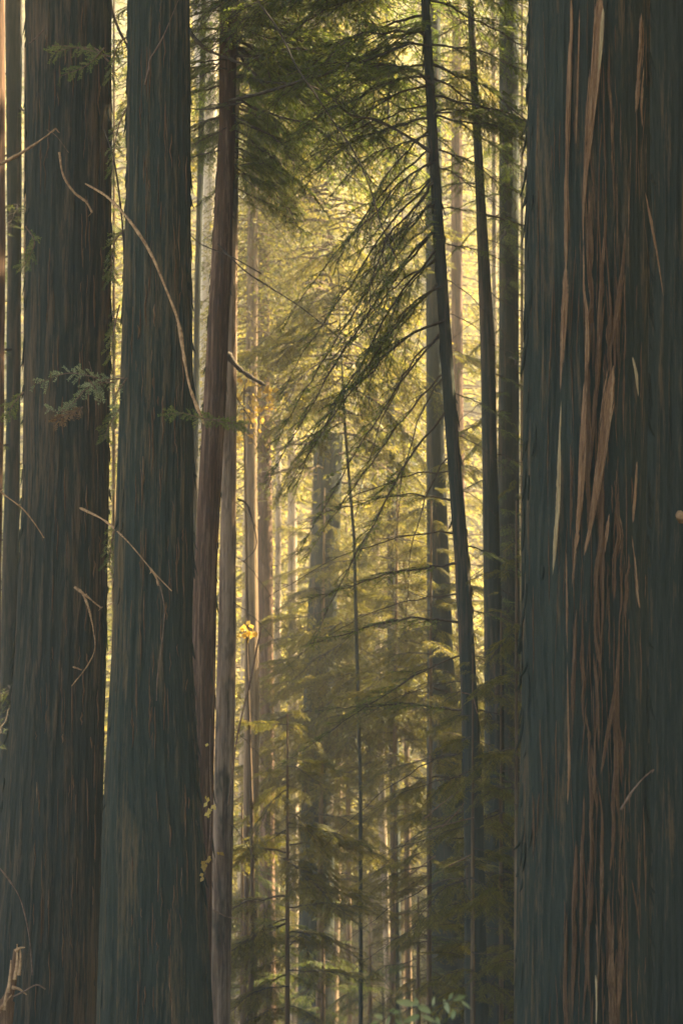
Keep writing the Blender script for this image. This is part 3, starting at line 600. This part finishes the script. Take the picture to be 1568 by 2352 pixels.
v_ = link('hanging_vine', w_.mesh('hanging_vine', M['deaddim']), label='thin hanging vine with small yellow leaves beside the second dark redwood', cat='vine', loc=base)
link('foliage', l_.mesh('foliage', M['golden'], False), v_)

# golden maple leaves in the left of the glade
def leaf_cloud(name, label, pts, Y, n, size, m, spread, cat='maple', twigs=True):
    b0 = P(pts[0][0], pts[0][1], Y); g = float(ground_z(b0[0], Y)); base = np.array([b0[0], Y, g]); o = link(name, None, label=label, cat=cat, loc=base)
    w = MB(); l = MB(); px = PXW(1000, Y)
    tube(w, smooth_path([base, base+[0.1, 0, (b0[2]-g)*0.5], b0], 20)-base, np.linspace(0.05, 0.012, 20), 6)
    for u, v in pts:
        c = P(u, v, Y); tube(w, smooth_path([b0, (b0+c)/2+[0, 0, 0.1], c], 8)-base, np.linspace(0.01, 0.004, 8), 4)
        q = c + R.normal(0, 1, (n, 3))*[spread*px, spread*px, spread*px*0.7]; d = unit(R.normal(0, 1, (n, 3))+[0, 0, -0.6])
        blades(l, q-base, d, unit(np.cross(d, R.normal(0, 1, (n, 3)))), size*R.uniform(0.6, 1.3, n), size*0.85, R.uniform(0, 1, n))
    link('stem', w.mesh('stem', M['bark_far']), o); link('foliage', l.mesh('foliage', M[m], False), o); return o
leaf_cloud('golden_maple', 'small maple with golden leaves beside the flaky pale trunk', [(560, 900), (575, 870), (600, 930), (560, 970), (610, 900), (585, 960), (560, 1010), (548, 940)], 34, 22, 0.10, 'golden', 22)
leaf_cloud('maple_sapling', 'single bright yellow leaf cluster in the slit right of the flaky trunk', [(566, 1438), (572, 1456), (560, 1452)], 30, 8, 0.09, 'golden', 8)

# broad-leaved plant at the bottom
base = np.array([P(960, 2352, 8.5)[0], 8.5, float(ground_z(0.3, 8.5))]); o = link('leafy_shrub', None, label='pale green broad-leaved shrub tip poking up at the bottom edge', cat='shrub', loc=base)
w = MB(); st = [(850, 2400), (880, 2335), (905, 2320), (960, 2312), (1010, 2305), (1050, 2290)]
pth = smooth_path([base]+[P(u, v, 8.5) for u, v in st[1:]], 40)-base; tube(w, pth, np.linspace(0.008, 0.002, 40), 5)
tube(w, smooth_path([P(905, 2320, 8.5), P(870, 2350, 8.5), P(820, 2370, 8.4)], 10)-base, 0.002, 4)
tube(w, smooth_path([P(1010, 2305, 8.5), P(1045, 2315, 8.5), P(1075, 2318, 8.4)], 10)-base, 0.002, 4)
link('stem', w.mesh('stem', M['twig']), o)
lv = [(935, 2304, 55, 20, -10), (975, 2318, 40, 18, -30), (905, 2322, 30, 14, 170), (945, 2340, 45, 18, 200), (985, 2340, 40, 16, -25), (1025, 2312, 38, 18, -70), (1055, 2292, 34, 14, 20), (1070, 2308, 30, 10, -40), (1035, 2288, 20, 12, 60),
      (870, 2335, 28, 12, 160), (890, 2345, 26, 12, 250), (860, 2350, 26, 12, 200), (915, 2350, 26, 12, -60), (840, 2362, 28, 12, 190), (995, 2300, 26, 12, 80), (1005, 2345, 22, 10, -70), (955, 2300, 22, 12, 100), (1040, 2330, 26, 12, -100)]
for u, v, L, Wd, an in lv:
    px = PXW(2300, 8.5); a = math.radians(an); d = np.array([math.cos(a), R.uniform(-.4, .4), math.sin(a)]); d /= np.linalg.norm(d); sd = np.cross(d, unit(np.array([R.uniform(-.3, .3), 1, R.uniform(0.2, .9)])))
    nn = np.cross(d, sd); s = np.linspace(0, 1, 6); wv = np.sin(s**0.8*math.pi)*0.5
    c = P(u, v, 8.5)-base-d*L*px*0.5; V = []
    for k in range(6):
        m_ = c+d*L*px*s[k]-nn*0.004*math.sin(s[k]*3); V += [m_-sd*Wd*px*wv[k]+nn*0.003, m_, m_+sd*Wd*px*wv[k]+nn*0.003]
    F = [[3*k+q, 3*k+q+1, 3*k+q+4, 3*k+q+3] for k in range(5) for q in range(2)]
    l = MB(); l.add(V, F, R.uniform(0.2, 1)); link('leaf', l.mesh('leaf', M['broad']), o)

# ------------------------------------------------------------------ peeling bark of the shaggy redwood
t = TREE['R'][0]; base = np.array(t.location); _, zc, xc, rc, YR = TREE['R']
def on_R(u, v, lift=0.02):
    d = ray(u, v)
    z0 = P(u, v, YR)[2]; cx = np.interp(z0, zc, xc); r = np.interp(z0, zc, rc)+lift
    # ray against a vertical cylinder
    a = d[0]**2+d[1]**2; b = 2*(d[0]*(-cx)+d[1]*(-YR)); c = cx**2+YR**2-r*r; D = b*b-4*a*c
    tt = (-b-math.sqrt(D))/(2*a) if D > 0 else YR/d[1]
    return np.array([0, 0, CAM_Z])+d*tt
def strip(pts, m='strip', fil=4, lift=0.03, key='bark_strip', label=None):
    n = 60 if len(pts) > 3 else 24; mb = MB(); arr = np.array(pts, float); px = PXW(1000, 12.4)
    q = smooth_path(arr, n); wv = np.abs(q[:, 2]); jit = 1+0.22*np.cumsum(R.normal(0, 0.35, n))*0.5; jit = np.clip(jit, 0.55, 1.5)
    ends = np.clip(np.minimum(np.linspace(0, 1, n), np.linspace(1, 0, n))*14, 0.12, 1)
    liftv = lift+0.012*np.sin(np.linspace(0, 7, n))**2
    wm = wv.max(); nf = int(max(2, round(wm/2.4)))
    path = np.array([on_R(a[0], a[1], l_-0.012) for a, l_ in zip(q, liftv)])-base
    tube(mb, path, wv*px*0.36*jit*ends, 6, flat=0.3)
    for k in range(nf+fil):      # separate fibres that make up the band, starting and ending unevenly
        a, b = (R.uniform(0, 0.12), R.uniform(0.86, 1)) if k < nf*0.5 else sorted(R.uniform(0, 1, 2))
        if b-a < 0.2: b = min(1, a+0.3)
        i0, i1 = int(a*(n-1)), min(n, max(int(b*(n-1)), int(a*(n-1))+6))
        if i1-i0 < 5: continue
        off = (k+0.5)/nf-0.5 if k < nf else R.uniform(-0.65, 0.65); s = q[i0:i1].copy(); m_ = len(s); dr = np.cumsum(R.normal(0, 0.22, m_)); dr -= np.linspace(dr[0], dr[-1]*0.6, m_)
        s[:, 0] += off*s[:, 2]*0.95+dr; lf = lift+R.uniform(-0.006, 0.014)+(0.02 if k >= nf else 0)*np.linspace(0, 1, m_)**3
        e = np.clip(np.minimum(np.linspace(0, 1, m_), np.linspace(1, 0, m_))*8, 0.15, 1)
        tube(mb, np.array([on_R(x[0], x[1], l_) for x, l_ in zip(s, np.broadcast_to(lf, (m_,)))])-base, np.clip(s[:, 2]/nf, 0.8, 3.2)*px*R.uniform(0.35, 0.75)*e*(1+0.2*R.normal(0, 1, m_)), 4, flat=0.6)
    return link(key, mb.mesh(key, M[m]), t, label=label)
strip([(1310, -20, 7), (1312, 60, 9), (1306, 200, 10), (1300, 400, 8), (1301, 520, 12), (1298, 640, 10)], 'strip', 6, label='long pale strip running down from the top')
strip([(1299, 600, 8), (1295, 700, 14), (1290, 800, 11), (1286, 900, 5)], 'strip', 8)
strip([(1288, 920, 3), (1283, 1050, 8), (1280, 1180, 10), (1273, 1270, 8), (1268, 1322, 2)], 'strip_pale', 2, 0.05, label='bleached strip ending in a point over the dark bark')
strip([(1330, 20, 3), (1326, 200, 4), (1322, 330, 3)], 'strip', 3)
strip([(1376, -20, 26), (1374, 80, 26), (1364, 200, 22), (1354, 300, 17), (1346, 380, 10), (1340, 450, 5), (1338, 560, 3)], 'strip', 12, label='widest peeling strip, tapering from the top')
strip([(1384, 20, 7), (1380, 90, 9), (1374, 170, 5)], 'strip_pale', 2, 0.06)
strip([(1339, 560, 2.5), (1340, 660, 3), (1346, 720, 6), (1347, 800, 8), (1345, 880, 9)], 'strip', 5, 0.04)
strip([(1344, 860, 9), (1340, 960, 13), (1335, 1060, 13), (1330, 1160, 12), (1324, 1240, 11)], 'strip', 9)
strip([(1326, 1210, 8), (1324, 1240, 9), (1320, 1262, 4), (1316, 1310, 3), (1312, 1350, 2)], 'strip', 3, 0.05)
strip([(1408, 840, 18), (1400, 900, 24), (1388, 980, 20), (1378, 1060, 18), (1366, 1140, 14), (1356, 1200, 10), (1346, 1250, 9), (1340, 1276, 9)], 'strip', 14, 0.04, label='broad orange-brown strip curving down to the left')
strip([(1436, 520, 6), (1430, 600, 8), (1420, 690, 12), (1412, 760, 10), (1410, 850, 10)], 'strip_brown', 8)
strip([(1472, 30, 8), (1470, 110, 12), (1464, 200, 9), (1458, 260, 6)], 'strip', 8)
strip([(1478, 150, 3), (1472, 230, 5), (1474, 290, 4)], 'strip', 3)
strip([(1480, 440, 2), (1492, 500, 5), (1504, 560, 5), (1514, 620, 4), (1522, 680, 3)], 'strip', 2, 0.10)
strip([(1452, 820, 4), (1460, 860, 7), (1465, 910, 3)], 'strip_pale', 2, 0.06)
strip([(1462, 1060, 3), (1458, 1140, 7), (1452, 1200, 4)], 'strip', 3)
strip([(1450, 1230, 2), (1458, 1300, 3), (1463, 1370, 4), (1468, 1400, 2)], 'strip', 1, 0.08)
strip([(1300, 1270, 2), (1301, 1400, 3), (1302, 1500, 2)], 'strip', 2)
strip([(1302, 1520, 2), (1304, 1650, 4), (1306, 1760, 6), (1302, 1850, 2)], 'strip', 2, 0.05)
strip([(1309, 1020, 3), (1311, 1100, 6), (1309, 1240, 3)], 'strip_brown', 3)
strip([(1384, 1140, 4), (1378, 1240, 8), (1368, 1320, 7), (1364, 1420, 5)], 'strip_brown', 6)
strip([(1398, 1180, 3), (1392, 1230, 7), (1388, 1270, 3)], 'strip', 3)
strip([(1368, 1340, 5), (1366, 1440, 6), (1372, 1500, 8), (1378, 1540, 4)], 'strip_brown', 5)
strip([(1362, 1500, 4), (1370, 1600, 5), (1374, 1720, 6)], 'strip_brown', 4)
strip([(1414, 1560, 4), (1404, 1630, 8), (1392, 1700, 11), (1384, 1750, 8), (1378, 1780, 3)], 'strip_brown', 7, 0.05)
strip([(1322, 1400, 3), (1318, 1480, 8), (1314, 1600, 5), (1314, 1700, 2)], 'strip_brown', 4)
strip([(1345, 1640, 3), (1352, 1700, 6), (1350, 1760, 3)], 'strip_brown', 2)
strip([(1372, 1800, 3), (1382, 1880, 6), (1380, 2000, 7), (1378, 2150, 5)], 'strip_brown', 6)
strip([(1402, 1840, 4), (1410, 1900, 7), (1400, 2000, 4)], 'strip_brown', 3)
strip([(1430, 2010, 4), (1428, 2100, 3), (1424, 2160, 2)], 'strip_brown', 2)
strip([(1450, 2020, 2), (1462, 2090, 4), (1468, 2160, 2)], 'strip_brown', 1)
strip([(1358, 1820, 4), (1356, 1950, 5), (1350, 2100, 4), (1352, 2300, 3)], 'strip_brown', 5)
strip([(1367, 2240, 4), (1369, 2300, 5), (1368, 2352, 3)], 'strip_pale', 1, 0.05)
for k in range(32):
    u = min(max(R.normal(1385, 42), 1225), 1470); v = R.uniform(-20, 2200); L = R.uniform(120, 520); w = R.uniform(3, 9); dr = R.normal(-0.015, 0.03)
    strip([(u+dr*q*L+R.normal(0, 2), v+q*L, w*(0.4+0.9*math.sin(0.3+q*2.6))) for q in np.linspace(0, 1, 6)], 'strip_brown', int(w), 0.02)
mb = MB()      # countless hair-fine fibres between the strips
for k in range(240):
    u = R.choice([R.normal(1390, 45), R.uniform(1210, 1480)], p=[0.65, 0.35]); u = min(max(u, 1208), 1482); v = R.uniform(-20, 2350); L = R.uniform(30, 260); dr = R.normal(0, 0.035)
    s = np.array([(u+dr*q*L+R.normal(0, 0.6), v+q*L) for q in np.linspace(0, 1, 7)])
    tube(mb, np.array([on_R(a, b, 0.012+0.01*R.random()) for a, b in s])-base, R.uniform(0.5, 1.9)*PXW(1000, 12.4)*np.array([.3, 1, 1.2, 1, 1, .7, .2]), 3, flat=0.6)
link('bark_fibres', mb.mesh('bark_fibres', M['strip_brown']), t, kind='stuff')
# chip at the right edge, flakes on the left part of the bark
t2 = TREE['R2'][0]; b2 = np.array(t2.location); mb = MB()
tube(mb, smooth_path([P(1558, 1175, 13.3), P(1562, 1188, 13.25), P(1570, 1200, 13.3)], 8)-b2, [0.004, 0.02, 0.026, 0.03, 0.022, 0.03, 0.02, 0.004], 6); link('bark_chip', mb.mesh('bark_chip', M['dead']), t2)
mb = MB(); wand('R2', [(1468, 1775), (1475, 1790), (1490, 1770)], 3, 2, 13.2, 'deaddim')
for key, n, a, b in (('A', 130, 70, 235), ('B', 130, 300, 435)):
    t = TREE[key][0]; bs = np.array(t.location); _, z_, x_, r_, Yk = TREE[key]; mb = MB()
    for k in range(n):
        u = R.uniform(a, b); v = R.uniform(0, 2300); L = R.uniform(20, 130)
        zz = P(u, v, Yk)[2]; cx = np.interp(zz, z_, x_); r = np.interp(zz, z_, r_); wx = P(u, v, Yk)[0]-cx
        if abs(wx) > r*0.92: continue
        y = Yk-math.sqrt(r*r-wx*wx)-0.022; s = [P(u+R.normal(0, 1.2), v+q*L, y)-bs for q in np.linspace(0, 1, 5)]
        tube(mb, s, R.uniform(0.8, 2.4)*PXW(1000, Yk)*np.array([.3, 1, 1, .8, .2]), 3, flat=0.6)
    link('bark_fibres', mb.mesh('bark_fibres', M['strip_brown']), t, kind='stuff')
for key, n in (('A', 110), ('B', 110), ('R', 130), ('C', 50), ('U', 40)):      # loose flakes that roughen the outlines
    t = TREE[key][0]; bs = np.array(t.location); _, z_, x_, r_, Yk = TREE[key]; mb = MB()
    for k in range(n):
        zz = P(784, R.uniform(-20, 2352), Yk)[2]; L = R.uniform(0.04, 0.22); th = R.choice([0, math.pi])+R.normal(0, 0.25)-0.12*0
        q = np.linspace(0, 1, 5); za = zz-q*L; cx = np.interp(za, z_, x_); rr = np.interp(za, z_, r_)+0.004+R.uniform(0.0, 0.022)*q**2*R.choice([1, 1, 1.8])
        tube(mb, np.stack([cx+rr*math.cos(th), Yk-np.abs(rr*math.sin(th)), za], -1)-bs, R.uniform(0.004, 0.010)*np.array([.5, 1, 1, .8, .25]), 4, flat=0.7)
    link('bark_flakes', mb.mesh('bark_flakes', M['bark']), t, kind='stuff')

# splintered snag at the lower left
bs = np.array([P(28, 2352, 15)[0], 15.0, float(ground_z(-2.2, 15))]); sn = link('splintered_snag', None, label='broken orange-brown snag with splintered top in the lower left corner', cat='snag', loc=bs)
mb = MB(); c = [P(12, 2352, 15), P(18, 2300, 15), P(28, 2262, 15), P(34, 2220, 15), P(38, 2180, 15)]
tube(mb, smooth_path([bs+[-0.1, 0, 0]]+c, 30)-bs, np.r_[np.full(18, 0.06), np.linspace(0.06, 0.022, 12)]*(1+0.15*R.normal(0, 1, 30)), 10); link('stem', mb.mesh('stem', M['strip_brown']), sn)
for q, pts in enumerate([[(20, 2280), (24, 2240), (26, 2205)], [(34, 2250), (40, 2210), (40, 2168)], [(36, 2185), (46, 2178), (58, 2176)], [(44, 2240), (48, 2200), (47, 2178)], [(10, 2320), (14, 2290), (20, 2262)], [(-5, 2330), (10, 2305), (28, 2285)], [(28, 2268), (45, 2272), (62, 2285)]]):
    mb = MB(); tube(mb, smooth_path([P(u, v, 14.93) for u, v in pts], 12)-bs, np.linspace(0.014, 0.004, 12), 5); link('splinter', mb.mesh('splinter', M['dead']), sn)
mb = MB(); tube(mb, smooth_path([P(u, v, 14.8) for u, v in [(30, 2290), (60, 2275), (85, 2262), (105, 2272)]], 12)-bs, 0.005, 4); link('twig', mb.mesh('twig', M['deaddim']), sn)

# ------------------------------------------------------------------ far hillside and the wood around
def stand(name, label, cat, group, protos, spots, trunk_r, trunk_m, h, crown0, sc=(0.8, 1.2)):
    tms = []
    for k in range(3):
        z = np.linspace(-0.4, h, 8); tms.append(trunk_mesh('trunk', z, np.cumsum(R.normal(0, 0.08, 8)), np.zeros(8), np.linspace(trunk_r, trunk_r*0.15, 8), np.zeros(3), M[trunk_m], 14, 24, 0.015, 8, seed=k))
    for k, (x, y) in enumerate(spots):
        s = R.uniform(*sc); o = link(name, None, label=label, cat=cat, group=group, loc=(x, y, float(ground_z(x, y)))); o.rotation_euler = (R.normal(0, 0.015), R.normal(0, 0.015), R.uniform(0, 6.28)); o.scale = (s,)*3
        link('trunk', tms[k % 3], o); cm, wm = protos[k % len(protos)]
        for nm, d in (('crown', cm), ('limbs', wm)):
            c_ = link(nm, d, o); c_.location = (0, 0, crown0)
def fan(n, y0, y1, mind, edge=0.17, extra=5, seed=1):
    rs = np.random.default_rng(seed); out = []
    for _ in range(n*30):
        y = rs.uniform(y0, y1); x = rs.uniform(-1, 1)*(edge*y+extra)
        if all((x-a)**2+(y-b)**2 > mind**2 for a, b in out): out.append((x, y))
        if len(out) >= n: break
    return out
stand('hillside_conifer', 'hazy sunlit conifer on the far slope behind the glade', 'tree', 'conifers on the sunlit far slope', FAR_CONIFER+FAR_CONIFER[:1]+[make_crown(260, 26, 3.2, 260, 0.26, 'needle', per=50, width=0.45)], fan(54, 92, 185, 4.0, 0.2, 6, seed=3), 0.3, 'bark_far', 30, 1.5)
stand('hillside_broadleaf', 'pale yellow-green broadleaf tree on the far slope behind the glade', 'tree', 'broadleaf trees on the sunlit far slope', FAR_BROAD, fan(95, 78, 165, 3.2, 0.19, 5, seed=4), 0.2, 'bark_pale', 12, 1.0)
stand('understory_conifer', 'small hazy conifer at the foot of the far slope', 'tree', 'small conifers at the foot of the slope', YOUNG, fan(34, 60, 88, 2.6, 0.15, 3, seed=5), 0.09, 'bark_far', 9, 0.6)
stand('distant_trunk_tree', 'slender high-crowned tree deep in the wood behind the central trunks', 'tree', 'slender trees deep in the wood', [FAR_SPARSE[0], FAR_SPARSE[1]], fan(16, 52, 88, 3.4, 0.13, 0, seed=8), 0.20, 'bark_far', 20, 8)
# unseen redwoods added just outside the picture: they close the roof over the camera and shade the near trunks
out = [(6, 6), (9, 12), (7.5, 19.5), (11, 22), (14, 23.5), (13, 17.5), (18, 19.5), (22, 22.5), (15, 15), (14, 6), (10, -2), (19, 3), (20, 12), (17, 21), (24, 8), (25, 17), (21, 26), (4, -6), (16, -6), (22, -3), (29, 2), (13, 22)]
stand('shade_redwood', 'redwood standing left of the view with its crown high overhead', 'tree', 'redwoods around the camera', CROWN_HIGH, [(-8, 7), (-9, 16), (-10.5, 24), (-14, 12)], 0.5, 'bark', 40, 15, (0.85, 1.05))
stand('shade_redwood', 'redwood standing beside the view with its dark crown high overhead', 'tree', 'redwoods around the camera', CROWN_HIGH, [(x, y) for x, y in out], 0.5, 'bark', 40, 9, (0.85, 1.05))

stand('shade_conifer', 'dense conifer with boughs down to the floor just right of the view', 'tree', 'dense conifers flanking the glade', CROWN_HIGH, [(13.5, 35), (11.5, 39), (16, 44), (13, 47), (19, 39), (22, 46), (14.8, 70), (16, 78), (18, 73), (17.5, 86), (20, 81), (21, 90), (23, 76), (19, 66), (25, 84), (24, 96), (20, 60)], 0.3, 'bark_dark', 22, 0.6, (0.95, 1.15))  # added out of view to keep the low trunks and slope foot dark

stand('shade_conifer', 'low dense conifer just right of the view, behind the shaggy redwood', 'tree', 'dense conifers flanking the glade', CROWN_HIGH, [(7.8, 27.2), (9.6, 31.8), (10.8, 29.2), (7.2, 24.6)], 0.25, 'bark_dark', 18, 0.4, (0.92, 1.02))  # added out of view to cut sun off the lower left trunks
